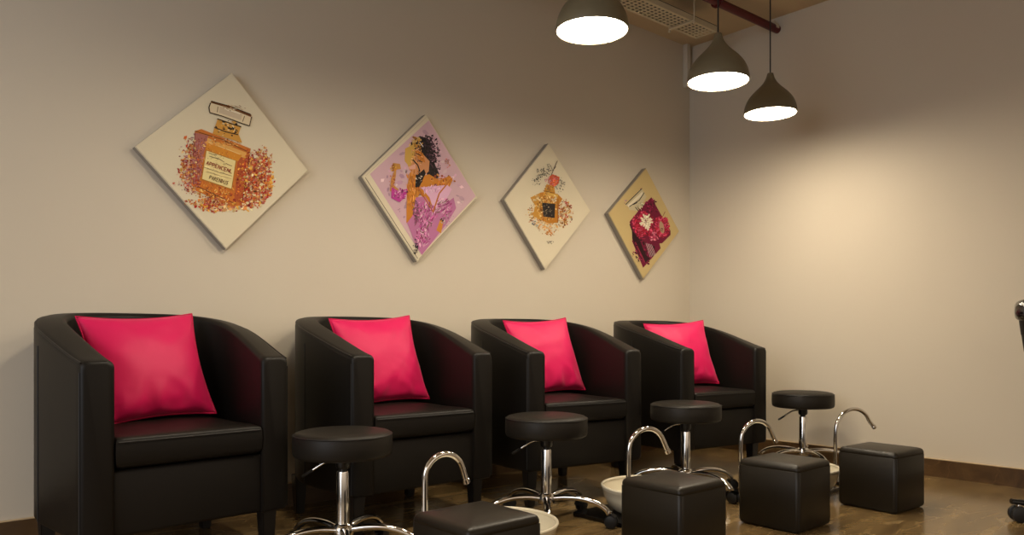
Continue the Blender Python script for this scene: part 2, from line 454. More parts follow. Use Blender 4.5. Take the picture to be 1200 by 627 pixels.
# ------------------------------------------------------------------ rolling stools
def make_stool(label):
    root = thing('rolling_stool', label, 'stool', group='round black stools on chrome castor bases')
    R = 0.160
    bm = bmesh.new()
    prof = [(0, 0.338), (R - 0.012, 0.338), (R - 0.004, 0.342), (R, 0.350), (R + 0.001, 0.375), (R, 0.402), (R - 0.003, 0.410), (R - 0.010, 0.416), (R - 0.03, 0.4205), (0.08, 0.424), (0, 0.425)]
    lathe(bm, prof, 56); seat = finish('seat', bm, M['stool_leather'], root, angle=60)
    bm = bmesh.new(); tube(bm, [((R - 0.0015) * math.cos(a), (R - 0.0015) * math.sin(a), 0.4085) for a in [2 * PI * k / 56 for k in range(56)]], 0.0024, 6, closed=True)
    finish('seat_piping', bm, M['leather_seam'], seat)
    bm = bmesh.new(); box(bm, (-0.055, -0.055, 0.328), (0.055, 0.055, 0.3385), 0.003, 1)
    lathe(bm, [(0, 0.296), (0.020, 0.296), (0.024, 0.304), (0.024, 0.330), (0, 0.330)], 24)
    finish('seat_bracket', bm, M['plastic'], root)
    bm = bmesh.new(); tube(bm, catmull([(-0.02, 0, 0.322), (-0.055, 0, 0.317), (-0.085, 0, 0.300), (-0.105, 0, 0.286)]), 0.0042, 10)
    lv = finish('height_lever', bm, M['chrome'], root)
    bm = bmesh.new(); tube(bm, [(-0.098, 0, 0.291), (-0.104, 0, 0.287), (-0.130, 0, 0.271), (-0.134, 0, 0.269)], [0.005, 0.0085, 0.0085, 0.005], 10, flat=0.6)
    finish('lever_grip', bm, M['plastic'], lv)
    bm = bmesh.new(); lathe(bm, [(0, 0.20), (0.0135, 0.20), (0.0135, 0.30), (0, 0.30)], 24)
    finish('gas_piston', bm, M['plastic'], root)
    bm = bmesh.new(); lathe(bm, [(0, 0.10), (0.0215, 0.10), (0.0200, 0.284), (0.0185, 0.288), (0, 0.288)], 32)
    finish('column', bm, M['chrome'], root)
    bm = bmesh.new(); lathe(bm, [(0, 0.072), (0.020, 0.072), (0.034, 0.080), (0.037, 0.094), (0.034, 0.108), (0.024, 0.118), (0, 0.118)], 32)
    finish('hub', bm, M['chrome'], root)
    for k in range(5):
        a = 2 * PI * k / 5; d = Vector((math.cos(a), math.sin(a), 0))
        bm = bmesh.new()
        P = [d * 0.025 + Vector((0, 0, 0.098)), d * 0.08 + Vector((0, 0, 0.106)), d * 0.14 + Vector((0, 0, 0.105)), d * 0.195 + Vector((0, 0, 0.093)), d * 0.232 + Vector((0, 0, 0.073)), d * 0.247 + Vector((0, 0, 0.056))]
        pts = catmull(P, 5)
        tube(bm, pts, [0.0150 - 0.003 * i / (len(pts) - 1) for i in range(len(pts))], 12, flat=0.8)
        lg = finish('base_leg', bm, M['chrome'], root, angle=60)
        c = d * 0.248; perp = Vector((-d.y, d.x, 0))
        bm = bmesh.new(); lathe(bm, [(0, 0.036), (0.008, 0.036), (0.009, 0.05), (0.0115, 0.054), (0.0115, 0.064), (0, 0.066)], 14, (c.x, c.y, 0))
        finish('caster_stem', bm, M['chrome'], lg)
        bm = bmesh.new()
        off = d * 0.008
        for s in (-1, 1):
            t = bmesh.new()
            lathe(t, [(0, -0.007), (0.018, -0.007), (0.0245, -0.004), (0.025, 0), (0.0245, 0.004), (0.018, 0.007), (0, 0.007)], 24)
            q = Vector((0, 0, 1)).rotation_difference(perp).to_matrix().to_4x4()
            merge(bm, t, Matrix.Translation(c + off + perp * (s * 0.0115) + Vector((0, 0, 0.0252))) @ q)
        finish('caster', bm, M['wheel'], lg)
        bm = bmesh.new()
        hood = []
        for j in range(9):
            an = PI * (0.02 + 0.72 * j / 8)
            hood.append(c + off + d * (0.0275 * math.cos(an)) * -1 + Vector((0, 0, 0.0252 + 0.0275 * math.sin(an))))
        vs = []
        for p in hood:
            vs.append([bm.verts.new(p + perp * s) for s in (-0.0185, 0.0185)])
        for p, q in zip(vs, vs[1:]): bm.faces.new((p[0], p[1], q[1], q[0]))
        bmesh.ops.solidify(bm, geom=bm.faces[:], thickness=0.0018)
        finish('caster_hood', bm, M['plastic'], lg)
    return root

stool_spots = [
    (-3.066, -0.837, -0.75, 'round black rolling stool nearest the camera, beside the first armchair'),
    (-2.236, -0.926, -1.05, 'round black rolling stool second from the left, in front of the third armchair'),
    (-1.385, -0.955, -1.605, 'round black rolling stool before the corner armchair, directly behind the second black cube'),
    (-0.385, -0.985, -2.13, 'round black rolling stool farthest right, standing alone against the right wall'),
]
# lever of each stool leans to the left of the picture; the seat and base are turned together
stool0 = make_stool(stool_spots[0][3])
lever_dir = 2.43
def set_stool(r, x, y, rz):
    r.location = (x, y, 0); r.rotation_euler = (0, 0, rz)
    for ch in r.children:
        if ch.name.split('.')[0] == 'height_lever': ch.rotation_euler = (0, 0, lever_dir + PI - rz - PI * 2)
for i, (x, y, rz, lb) in enumerate(stool_spots):
    r = stool0 if i == 0 else dup(stool0, (0, 0, 0), 0, lb)
    set_stool(r, x, y, rz)

# ------------------------------------------------------------------ cube footstools
def make_pouf(label):
    W, H = 0.252, 0.252
    root = thing('cube_footstool', label, 'footstool', group='black leather cubes in front of the stools')
    h = W / 2; n = 24; rc = 0.017
    def corner_loop(ins, z):
        r = max(0.004, rc - ins * 0.6); c = h - ins - r; P = []
        for (cx, cy, a0) in ((1, 1, 0), (-1, 1, PI / 2), (-1, -1, PI), (1, -1, 1.5 * PI)):
            for k in range(6):
                a = a0 + k / 5 * PI / 2
                P.append((cx * c + r * math.cos(a), cy * c + r * math.sin(a), z))
        return P
    bm = bmesh.new()
    loops = [corner_loop(0.012, 0.003), corner_loop(0.004, 0.006), corner_loop(0.0, 0.014), corner_loop(-0.001, 0.12), corner_loop(0.0, H - 0.026), corner_loop(0.0012, H - 0.0245)]
    V = [[bm.verts.new(p) for p in L] for L in loops]
    for p, q in zip(V, V[1:]):
        for k in range(len(p)): bm.faces.new((p[k], p[(k + 1) % len(p)], q[(k + 1) % len(p)], q[k]))
    bm.faces.new(V[0][::-1]); bm.faces.new(V[-1])
    body = finish('upholstered_body', bm, M['pouf_leather'], root, angle=60)
    for sx in (-1, 1):
        for sy in (-1, 1):
            bm = bmesh.new(); e = h - rc + rc * 0.72
            tube(bm, [(sx * e, sy * e, z) for z in (0.014, 0.1, 0.2, H - 0.026)], 0.0016, 6)
            finish('corner_seam', bm, M['leather_seam'], body)
    # padded top with softly rounded, crowned edge
    bm = bmesh.new()
    loops = [corner_loop(0.0012, H - 0.0245), corner_loop(0.0, H - 0.022), corner_loop(0.0005, H - 0.015), corner_loop(0.004, H - 0.0075), corner_loop(0.011, H - 0.0025), corner_loop(0.022, H + 0.0005), corner_loop(0.045, H + 0.004), corner_loop(0.075, H + 0.0065), corner_loop(0.105, H + 0.0075)]
    V = [[bm.verts.new(p) for p in L] for L in loops]
    for p, q in zip(V, V[1:]):
        for k in range(len(p)): bm.faces.new((p[k], p[(k + 1) % len(p)], q[(k + 1) % len(p)], q[k]))
    bm.faces.new(V[0][::-1]); bm.faces.new(V[-1])
    finish('padded_top', bm, M['pouf_leather'], root, angle=60)
    for sx in (-1, 1):
        for sy in (-1, 1):
            bm = bmesh.new(); lathe(bm, [(0, 0), (0.012, 0), (0.014, 0.003), (0.014, 0.010), (0, 0.010)], 14, (sx * 0.10, sy * 0.10, 0))
            finish('foot', bm, M['plastic'], root)
    return root

pouf_spots = [
    (-3.000, -1.460, 0.02, 'black leather cube footstool cut off by the bottom edge, left of the other cubes'),
    (-2.190, -1.500, 0.0, 'black leather cube footstool second from the left, in front of the second white bowl'),
    (-1.540, -1.535, 0.02, 'black leather cube footstool third from the left, fully in view before the corner armchair'),
    (-0.945, -1.645, -0.05, 'black leather cube footstool farthest right, standing nearest the right wall'),
]
pouf0 = make_pouf(pouf_spots[0][3])
for i, (x, y, rz, lb) in enumerate(pouf_spots):
    if i == 0: pouf0.location = (x, y, 0); pouf0.rotation_euler = (0, 0, rz)
    else: dup(pouf0, (x, y, 0), rz, lb)

# ------------------------------------------------------------------ faucets on black boards, bowls
def make_faucet(label, x, y, aim, reach, top, plate):
    root = thing('foot_bath_faucet', label, 'faucet', (x, y, 0), 0, 'chrome gooseneck faucets of the foot baths')
    x0, y0, x1, y1 = plate
    bm = bmesh.new(); box(bm, (x0 - x, y0 - y, 0), (x1 - x, y1 - y, 0.017), 0.002, 1)
    finish('base_board', bm, M['glass_black'], root, smooth=False)
    d = Vector((math.cos(aim), math.sin(aim), 0)); zt = top - 0.008
    rr = reach * 0.46
    P = [Vector((0, 0, 0.017)), Vector((0, 0, 0.10)), Vector((0, 0, zt - rr * 1.25))]
    for k in range(1, 9):
        a = PI - k / 8 * PI * 0.86
        P.append(d * (rr + rr * math.cos(a)) + Vector((0, 0, zt - rr + rr * math.sin(a) * 1.0)))
    last = P[-1]
    P.append(Vector((d.x * reach, d.y * reach, top - 0.105)))
    bm = bmesh.new(); tube(bm, catmull(P, 5), 0.0095, 16); sp = finish('spout', bm, M['chrome'], root, angle=60)
    e = P[-1]; dv = (P[-1] - P[-2]).normalized()
    bm = bmesh.new(); tube(bm, [e - dv * 0.012, e - dv * 0.010, e + dv * 0.004, e + dv * 0.006], [0.0098, 0.0118, 0.0118, 0.009], 16)
    finish('aerator', bm, M['chrome'], sp)
    bm = bmesh.new(); lathe(bm, [(0, 0.017), (0.018, 0.017), (0.018, 0.023), (0.015, 0.029), (0.0115, 0.034), (0, 0.034)], 28)
    finish('flange', bm, M['chrome'], root)
    return root

make_faucet('chrome gooseneck faucet behind the cube cut off at the bottom edge', -2.948, -1.137, -0.05, 0.155, 0.368, (-2.985, -1.300, -2.49, -1.045))
make_faucet('chrome gooseneck faucet behind the second cube, in front of the third armchair', -2.058, -1.190, -0.22, 0.190, 0.380, (-2.077, -1.350, -1.665, -0.912))
make_faucet('chrome gooseneck faucet behind the third cube, before the corner armchair', -1.322, -1.202, -0.30, 0.195, 0.356, (-1.355, -1.385, -0.78, -1.085))
make_faucet('chrome gooseneck faucet against the right wall, behind the farthest right cube', -0.590, -1.268, -0.35, 0.25, 0.366, (-0.665, -1.495, -0.18, -1.250))

def make_bowl(label, x, y, z, R=0.21):
    root = thing('foot_bowl', label, 'bowl', (x, y, z), 0, 'cream ceramic foot bowls')
    H = 0.106
    bm = bmesh.new()
    outer = [(0, 0), (0.66 * R, 0), (0.72 * R, 0.004), (0.82 * R, 0.018), (0.90 * R, 0.040), (0.95 * R, 0.066), (0.972 * R, H - 0.016)]
    inner = [(0.965 * R, H - 0.004), (0.955 * R, H - 0.012), (0.925 * R, 0.066), (0.87 * R, 0.042), (0.77 * R, 0.022), (0.6 * R, 0.012), (0, 0.010)]
    lathe(bm, outer + [(0.985 * R, H - 0.014), (0.99 * R, H - 0.006), (0.985 * R, H)] + inner, 64)
    b = finish('bowl_body', bm, M['ceramic'], root, angle=50)
    bm = bmesh.new(); tube(bm, [(R * 0.978 * math.cos(a), R * 0.978 * math.sin(a), H - 0.002) for a in [2 * PI * k / 64 for k in range(64)]], 0.0058, 8, closed=True)
    finish('rolled_rim', bm, M['ceramic'], root)
    return root
make_bowl('cream foot bowl with a rolled rim, right behind the cube cut off at the bottom', -2.690, -1.160, 0.017)
make_bowl('cream foot bowl seen left of the second cube, before the third armchair', -1.825, -1.120, 0.017)
make_bowl('cream foot bowl showing in the gap between the third and fourth cubes', -0.985, -1.255, 0.017)

# ------------------------------------------------------------------ pendant lamps
def make_lamp(label):
    root = thing('pendant_lamp', label, 'lamp', group='grey onion-shaped pendant lamps')
    R = 0.13
    prof = [(1.0, 0.0), (1.005, 0.08), (0.985, 0.24), (0.93, 0.42), (0.84, 0.60), (0.70, 0.78), (0.53, 0.95), (0.37, 1.11), (0.25, 1.26), (0.175, 1.40), (0.135, 1.52), (0.115, 1.60), (0.06, 1.625)]
    pts = catmull([(r, 0, z) for r, z in prof], 3)
    out = [(p.x * R, p.z * R) for p in pts]
    inn = [(max(0.004, r - 0.003), z - 0.001) for r, z in reversed(out)]
    inn[-1] = (R - 0.003, 0.0005)
    bm = bmesh.new(); lathe(bm, [(out[0][0] - 0.0015, -0.001)] + out + inn, 56)
    bmesh.ops.remove_doubles(bm, verts=bm.verts, dist=1e-5)
    finish('lamp_shade', bm, M['shade'], root, angle=50)
    bm = bmesh.new(); lathe(bm, [(0, -0.0130), (R * 0.35, -0.0112), (R * 0.6, -0.0076), (R * 0.8, -0.0030), (R * 0.92, 0.0008), (R - 0.0045, 0.0040), (R - 0.0045, 0.0060), (0, 0.0060)], 56)
    finish('lit_diffuser', bm, M['lamp'], root)
    return root

def hang(root, x, y, z):
    root.location = (x, y, z)
    L = CEIL - z
    bm = bmesh.new(); tube(bm, [(0, 0, 0.205), (0, 0, (L - 0.02 + 0.205) / 2), (0, 0, L - 0.018)], 0.0034, 8)
    finish('cord', bm, M['cord'], root)
    bm = bmesh.new(); lathe(bm, [(0, L - 0.024), (0.03, L - 0.024), (0.045, L - 0.012), (0.048, L), (0, L)], 32)
    finish('ceiling_rose', bm, M['shade'], root)

lamp_spots = [
    (-2.272, -1.203, 1.822, 'grey onion-shaped pendant lamp hanging nearest, its top cut off by the frame'),
    (-1.458, -1.178, 1.820, 'grey onion-shaped pendant lamp hanging in the middle, before the perforated tray'),
    (-0.722, -0.990, 1.860, 'grey onion-shaped pendant lamp hanging lowest in the picture, nearest the right wall'),
    (-3.090, -1.203, 1.840, 'grey onion-shaped pendant lamp hanging above the frame, over the gap after the first armchair'),
]
proto = make_lamp(lamp_spots[0][3])
lamps = [proto]
for s in lamp_spots[1:]:
    lamps.append(dup(proto, (0, 0, 0), 0, s[3]))
for r, s in zip(lamps, lamp_spots): hang(r, *s[:3])

# ------------------------------------------------------------------ cable tray and red pipe under the ceiling
root = thing('cable_tray', 'pale perforated metal cable tray running under the ceiling behind the lamps', 'cable tray', (0, 0, 0))
x0, x1 = -3.10, -0.46; y0, y1 = -0.490, -0.350; zt = 2.50
bm = bmesh.new()
def grid_axis(a, b, pitch, hole):
    n = int((b - a) / pitch); off = (b - a - n * pitch) / 2
    xs = [a]; kind = []
    p = a + off
    for k in range(n):
        xs.append(p + (pitch - hole) / 2); kind.append(0)
        xs.append(p + (pitch + hole) / 2); kind.append(1)
        p += pitch
    xs.append(b); kind.append(0)
    return xs, kind
xs, kx = grid_axis(x0, x1, 0.034, 0.021)
ys, ky = grid_axis(y0, y1, 0.0245, 0.0135)
gv = {}
def gvert(i, j):
    if (i, j) not in gv: gv[(i, j)] = bm.verts.new((xs[i], ys[j], zt))
    return gv[(i, j)]
for i in range(len(xs) - 1):
    for j in range(len(ys) - 1):
        if kx[i] and ky[j]: continue
        bm.faces.new((gvert(i, j), gvert(i + 1, j), gvert(i + 1, j + 1), gvert(i, j + 1)))
pb = finish('perforated_bottom', bm, M['tray'], root, smooth=False)
md = pb.modifiers.new('sheet', 'SOLIDIFY'); md.thickness = 0.002; md.offset = 0
bm = bmesh.new()
box(bm, (x0, y0 - 0.003, zt - 0.002), (x1, y0, zt + 0.03), 0.0008, 1)
finish('side_flange', bm, M['tray'], root, smooth=False)
bm = bmesh.new()
box(bm, (x0, y1, zt - 0.002), (x1, y1 + 0.003, zt + 0.03), 0.0008, 1)
finish('side_flange', bm, M['tray'], root, smooth=False)
bm = bmesh.new(); box(bm, (x0, y0 - 0.004, zt + 0.030), (x1, y1 + 0.004, zt + 0.033), 0.0008, 1)
finish('dark_hole_backing', bm, M['plastic'], root, smooth=False)  # unseen lid, added in dark plastic so the tray holes look dark
for hx in (-2.6, -1.66, -0.70):
    bm = bmesh.new(); box(bm, (hx - 0.012, y0 - 0.022, zt - 0.010), (hx + 0.010, y1 + 0.012, zt - 0.0025), 0.002, 1)
    br = finish('support_bar', bm, M['tray'], root, smooth=False)
    for yy in (y0 - 0.016, y1 + 0.016):
        bm = bmesh.new(); tube(bm, [(hx, yy, zt - 0.018), (hx, yy, zt + 0.06), (hx, yy, CEIL)], 0.004, 10)
        lathe(bm, [(0, -0.021), (0.008, -0.021), (0.008, -0.013), (0, -0.013)], 6, (hx, yy, zt))
        finish('hanger_rod', bm, M['tray'], br)

pz = 2.572
root = thing('sprinkler_pipe', 'dark red painted pipe running under the ceiling into the right wall', 'pipe', (0, 0, 0))
bm = bmesh.new(); tube(bm, [(-3.1, -0.622, pz), (-2.0, -0.622, pz), (-1.0, -0.622, pz), (XR, -0.640, pz)], 0.023, 20)
finish('pipe_run', bm, M['red'], root)
for hx in (-2.4, -1.4, -0.66):
    bm = bmesh.new()
    for k in (-0.007, 0.007):
        tube(bm, [(hx + k, -0.624 + 0.0265 * math.cos(a), pz + 0.0265 * math.sin(a)) for a in [2 * PI * q / 24 for q in range(24)]], 0.005, 6, closed=True)
    tube(bm, [(hx, -0.624, pz + 0.026), (hx, -0.624, CEIL)], 0.006, 10)
    tube(bm, [(hx, -0.624 - 0.028, pz + 0.0), (hx, -0.624 - 0.044, pz + 0.0)], 0.009, 6)
    finish('pipe_clamp', bm, M['red'], root)
bm = bmesh.new()
for k in (-0.03, -0.046):
    tube(bm, [(XR + k, -0.639 + 0.026 * math.cos(a), pz + 0.026 * math.sin(a)) for a in [PI * q / 16 for q in range(-1, 18)]], 0.005, 8)
tube(bm, [(XR - 0.038, -0.639, pz + 0.026), (XR - 0.038, -0.639, pz + 0.045)], 0.009, 8)
finish('end_clamp', bm, M['tray'], root)

# ------------------------------------------------------------------ black salon chair at the right edge
cc = Vector((-0.616, -2.386, 0))
root = thing('swivel_chair', 'black swivel chair mostly cut off by the right edge of the photo', 'chair', cc, ANG - PI / 2)
# local frame: x to the right of the picture, y away from the camera
ends = []
for k in range(5):
    a = PI * 0.94 + 2 * PI * k / 5; d = Vector((math.cos(a), math.sin(a), 0))
    bm = bmesh.new()
    pts = catmull([d * 0.03 + Vector((0, 0, 0.110)), d * 0.14 + Vector((0, 0, 0.088)), d * 0.28 + Vector((0, 0, 0.075)), d * 0.365 + Vector((0, 0, 0.080))], 5)
    tube(bm, pts, [0.024 - 0.009 * i / (len(pts) - 1) for i in range(len(pts))], 12, flat=0.7)
    lg = finish('base_leg', bm, M['plastic'], root, angle=60)
    c = d * 0.338; perp = Vector((-d.y, d.x, 0))
    bm = bmesh.new(); lathe(bm, [(0, 0.045), (0.010, 0.045), (0.010, 0.072), (0, 0.072)], 14, (c.x, c.y, 0)); finish('caster_stem', bm, M['chrome'], lg)
    bm = bmesh.new()
    for s in (-1, 1):
        t = bmesh.new(); lathe(t, [(0, -0.011), (0.024, -0.011), (0.031, -0.007), (0.032, 0), (0.031, 0.007), (0.024, 0.011), (0, 0.011)], 24)
        q = Vector((0, 0, 1)).rotation_difference(perp).to_matrix().to_4x4()
        merge(bm, t, Matrix.Translation(c + perp * (s * 0.017) + Vector((0, 0, 0.0322))) @ q)
    finish('caster', bm, M['wheel'], lg)
bm = bmesh.new(); lathe(bm, [(0, 0.075), (0.04, 0.075), (0.045, 0.12), (0.03, 0.14), (0.03, 0.27), (0.016, 0.275), (0.016, 0.40), (0, 0.40)], 28)
finish('column', bm, M['plastic'], root)
bm = bmesh.new(); box(bm, (-0.20, -0.24, 0.40), (0.20, 0.22, 0.48), 0.03, 4)
finish('seat', bm, M['leather'], root)
# backrest: tapers towards its foot, padded head roll in plastic wrap
bm = bmesh.new()
rows = [(0.50, 0.130), (0.56, 0.150), (0.61, 0.172), (0.66, 0.180), (0.6605, 0.184), (0.7305, 0.190), (0.731, 0.192), (0.78, 0.196), (0.805, 0.197)]
prev = None
for z, w in rows:
    yb = 0.22 + (z - 0.5) * 0.10
    ring = [bm.verts.new((sx * w if abs(sx) == 1 else sx * w, yb + dy, z)) for sx, dy in ((-1, -0.015), (-0.96, -0.03), (0.96, -0.03), (1, -0.015), (1, 0.015), (0.96, 0.03), (-0.96, 0.03), (-1, 0.015))]
    if prev:
        for k in range(8): bm.faces.new((prev[k], prev[(k + 1) % 8], ring[(k + 1) % 8], ring[k]))
    else: bm.faces.new(ring[::-1])
    prev = ring
bm.faces.new(prev)
bk = finish('backrest', bm, M['leather'], root)
bm = bmesh.new()
# padded roll: rounded cross-sections from end to end, loosely wrapped film on top
rings = []; nx, na = 40, 28
for i in range(nx + 1):
    u = i / nx * 2 - 1
    sh = (1 - abs(u) ** 9) ** 0.5 * 0.80 + 0.20
    ring = []
    for k in range(na):
        a = 2 * PI * k / na
        ca, sa = math.cos(a), math.sin(a)
        p = Vector((u * 0.214, 0.255 + 0.046 * sh * math.copysign(abs(ca) ** 0.6, ca), 0.832 + 0.052 * sh * math.copysign(abs(sa) ** 0.6, sa)))
        q = p * 22
        p += Vector((0, ca, sa)) * (0.0045 * noise.noise(q) + 0.003 * abs(noise.noise(q * 2.1)))
        ring.append(bm.verts.new(p))
    rings.append(ring)
for p, q in zip(rings, rings[1:]):
    for k in range(na): bm.faces.new((p[k], p[(k + 1) % na], q[(k + 1) % na], q[k]))
bm.faces.new(rings[0][::-1]); bm.faces.new(rings[-1])
o = finish('wrapped_head_pad', bm, M['wrap'], bk); o['label'] = 'head pad in shiny plastic wrap'

# ------------------------------------------------------------------ paintings on the wall
YC = -0.036
class Art:
    """paint layers on a canvas; every stroke is a polygon laid a hair above the last layer"""
    def __init__(self, quad):
        self.bm = bmesh.new(); self.lay = self.bm.loops.layers.float_color.new('pigment'); self.n = 0
    def poly(self, pts, rgb, z=None):
        if z is None: self.n += 1; z = self.n
        v = [self.bm.verts.new(on_wall(x, y, YC - 0.0006 - z * 0.00003)) for x, y in pts]
        f = self.bm.faces.new(v)
        c = (*lin(rgb), 1)
        for l in f.loops: l[self.lay] = c
    def line(self, pts, w, rgb, z=None):
        if z is None: self.n += 1; z = self.n
        for (x0, y0), (x1, y1) in zip(pts, pts[1:]):
            dx, dy = x1 - x0, y1 - y0; L = math.hypot(dx, dy) or 1
            nx, ny = -dy / L * w / 2, dx / L * w / 2
            self.poly([(x0 + nx, y0 + ny), (x1 + nx, y1 + ny), (x1 - nx, y1 - ny), (x0 - nx, y0 - ny)], rgb, z)
    def dabs(self, cx, cy, sx, sy, n, cols, size=(0.8, 2.6), ang=None, clip=2.0, hole=None):
        for k in range(n):
            for _ in range(20):
                a, b = rnd.gauss(0, 1), rnd.gauss(0, 1)
                if a * a + b * b < clip * clip: break
            x, y = cx + a * sx, cy + b * sy
            s = rnd.uniform(*size); e = rnd.uniform(0.35, 0.8)
            t = rnd.uniform(0, PI) if ang is None else ang + rnd.gauss(0, 0.4)
            m = rnd.choice((4, 5, 6))
            c = rnd.choice(cols); j = rnd.uniform(0.85, 1.15)
            c = tuple(min(255, v * j) for v in c)
            P = []
            for q in range(m):
                f = 2 * PI * q / m; r = s * rnd.uniform(0.7, 1.15)
                px, py = r * math.cos(f), r * e * math.sin(f)
                P.append((x + px * math.cos(t) - py * math.sin(t), y + px * math.sin(t) + py * math.cos(t)))
            self.poly(P, c, self.n + 1 + (k % 8) * 0.3)
        self.n += 4
    def strokes(self, cx, cy, sx, sy, n, cols, ang, length=(2, 5), w=(0.5, 1.3), spread=0.5, clip=1.8):
        for k in range(n):
            for _ in range(20):
                p, q = rnd.gauss(0, 1), rnd.gauss(0, 1)
                if p * p + q * q < clip * clip: break
            x, y = cx + p * sx, cy + q * sy
            t = ang + rnd.gauss(0, spread); L = rnd.uniform(*length) / 2; ww = rnd.uniform(*w) / 2; b = rnd.uniform(-0.5, 0.5) * L
            c = rnd.choice(cols); j = rnd.uniform(0.85, 1.15); c = tuple(min(255, v * j) for v in c)
            P = [(-L, 0), (-L * 0.3, ww + b * 0.4), (L * 0.5, ww * 0.8 + b * 0.3), (L, 0), (L * 0.4, -ww * 0.8 + b * 0.3), (-L * 0.4, -ww + b * 0.4)]
            self.poly([(x + px * math.cos(t) - py * math.sin(t), y + px * math.sin(t) + py * math.cos(t)) for px, py in P], c, self.n + 1 + (k % 8) * 0.3)
        self.n += 4
    def done(self, parent):
        me = bpy.data.meshes.new('painted_image')
        for f in self.bm.faces:
            if f.normal.length == 0: f.normal_update()
        self.bm.normal_update()
        for f in self.bm.faces:
            if f.normal.y > 0: f.normal_flip()
        self.bm.to_mesh(me); self.bm.free(); me.materials.append(M['art'])
        o = bpy.data.objects.new('painted_image', me); COL.objects.link(o); o.parent = parent
        o.matrix_parent_inverse = parent.matrix_world.inverted()
        return o

def canvas(label, quad, m, group='square canvases hung on their corners'):
    P = [on_wall(x, y, YC) for x, y in quad]       # left, top, right, bottom corner
    c = sum(P, Vector()) / 4
    bm = bmesh.new()
    fr = [bm.verts.new(p) for p in P]; bk = [bm.verts.new((p.x, -0.002, p.z)) for p in P]
    ff = bm.faces.new(fr); bm.faces.new(bk[::-1])
    for k in range(4): bm.faces.new((fr[k], bk[k], bk[(k + 1) % 4], fr[(k + 1) % 4]))
    bmesh.ops.bevel(bm, geom=[e for e in ff.edges], offset=0.0025, segments=2, affect='EDGES')
    bmesh.ops.recalc_face_normals(bm, faces=bm.faces); bm.normal_update()
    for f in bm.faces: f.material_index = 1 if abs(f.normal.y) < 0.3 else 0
    root = thing('wall_painting', label, 'painting', (0, 0, 0), 0, group)
    finish('canvas', bm, [m, M['canvas_edge_shade']], root, angle=30)
    return root

def sub(pts, ox, oy, k): return [(ox + x / k, oy + y / k) for x, y in pts]

# --- 1: perfume bottle among orange and red flowers
q = [(158, 172), (272, 85), (361, 200), (265, 292)]
root = canvas('large diamond painting of an amber perfume bottle among orange flowers, over the first armchair', q, M['canvas'])
a = Art(q); S = lambda *p: sub(p, 200, 110, 4.177)
reds = [(150, 40, 30), (178, 62, 40), (196, 96, 44), (206, 130, 60), (188, 110, 104), (160, 70, 76), (222, 190, 130), (120, 40, 36), (210, 160, 70)]
reds2 = [(168, 44, 30), (196, 80, 40), (214, 130, 50), (222, 170, 70), (190, 104, 92), (140, 36, 30), (230, 214, 170), (176, 90, 60)]
a.dabs(227, 196, 9, 19, 120, [(206, 150, 120), (190, 120, 100), (214, 176, 140), (196, 130, 70)], (2.2, 4.5), clip=1.6)
a.dabs(302, 210, 11, 16, 170, [(206, 140, 90), (196, 110, 70), (214, 170, 110), (210, 150, 60)], (2.2, 4.5), clip=1.6)
a.dabs(264, 239, 24, 5, 120, [(214, 160, 100), (206, 130, 70), (222, 186, 130)], (2.2, 4.2), clip=1.6)
a.strokes(300, 212, 11, 16, 220, reds2, 0.9, (1.5, 4), (0.5, 1.2), 0.9)
a.dabs(228, 192, 10, 19, 380, reds + [(168, 120, 128), (184, 140, 140)], (0.9, 2.6))
a.dabs(301, 208, 11, 17, 560, reds2, (0.9, 2.8))
a.dabs(262, 239, 24, 5, 300, reds2 + [(226, 196, 140)], (0.9, 2.6))
a.dabs(308, 186, 7, 9, 90, [(206, 160, 80), (196, 130, 90), (186, 92, 80)], (0.8, 2.0))
a.dabs(225, 215, 12, 8, 90, [(206, 180, 160), (190, 120, 110), (180, 80, 60)], (0.8, 2.2))
a.poly(S((118, 182), (150, 172), (392, 268), (388, 300), (350, 545), (300, 552), (125, 475), (105, 450)), (196, 112, 40))
a.poly(S((120, 190), (185, 205), (160, 300), (140, 440), (108, 445)), (170, 104, 96))
a.poly(S((330, 300), (385, 300), (350, 540), (312, 520)), (176, 84, 40))
a.poly(S((180, 215), (372, 288), (366, 316), (176, 250)), (222, 166, 86))
a.poly(S((180, 240), (350, 300), (330, 330), (172, 272)), (214, 140, 40))
a.poly(S((130, 420), (300, 478), (322, 545), (125, 475)), (206, 116, 38))
a.dabs(231, 190, 4, 16, 120, [(150, 60, 60), (190, 120, 120), (120, 50, 40), (200, 110, 60)], (0.7, 1.9))
a.dabs(285, 212, 4, 15, 140, [(186, 60, 34), (212, 120, 40), (150, 40, 30), (220, 160, 60)], (0.7, 2.0))
a.dabs(254, 228, 14, 5, 150, [(214, 130, 40), (186, 70, 34), (228, 190, 110), (130, 60, 30)], (0.7, 2.0))
a.line(S((118, 182), (250, 222), (388, 288)), 0.9, (110, 62, 24))
a.line(S((186, 236), (340, 296)), 0.7, (236, 206, 140)); a.line(S((120, 190), (108, 330), (112, 452)), 0.7, (120, 56, 44))
a.line(S((130, 452), (230, 500), (320, 540)), 1.0, (104, 52, 24)); a.line(S((385, 300), (350, 540)), 0.8, (110, 40, 24))
a.poly(S((172, 274), (322, 326), (300, 470), (150, 420)), (176, 120, 40))
a.poly(S((176, 278), (318, 328), (297, 464), (154, 416)), (232, 214, 152))
a.strokes(256, 202, 20, 26, 220, [(214, 140, 50), (196, 110, 40), (222, 170, 80), (176, 84, 36)], 1.35, (2, 6), (0.4, 1.0), 0.35, 1.2)
a.strokes(232, 190, 4, 16, 90, [(190, 120, 120), (206, 150, 140), (150, 70, 60), (206, 120, 60)], 1.4, (2, 5), (0.4, 1.0), 0.5)
a.poly(S((172, 274), (322, 326), (300, 470), (150, 420)), (176, 120, 40))
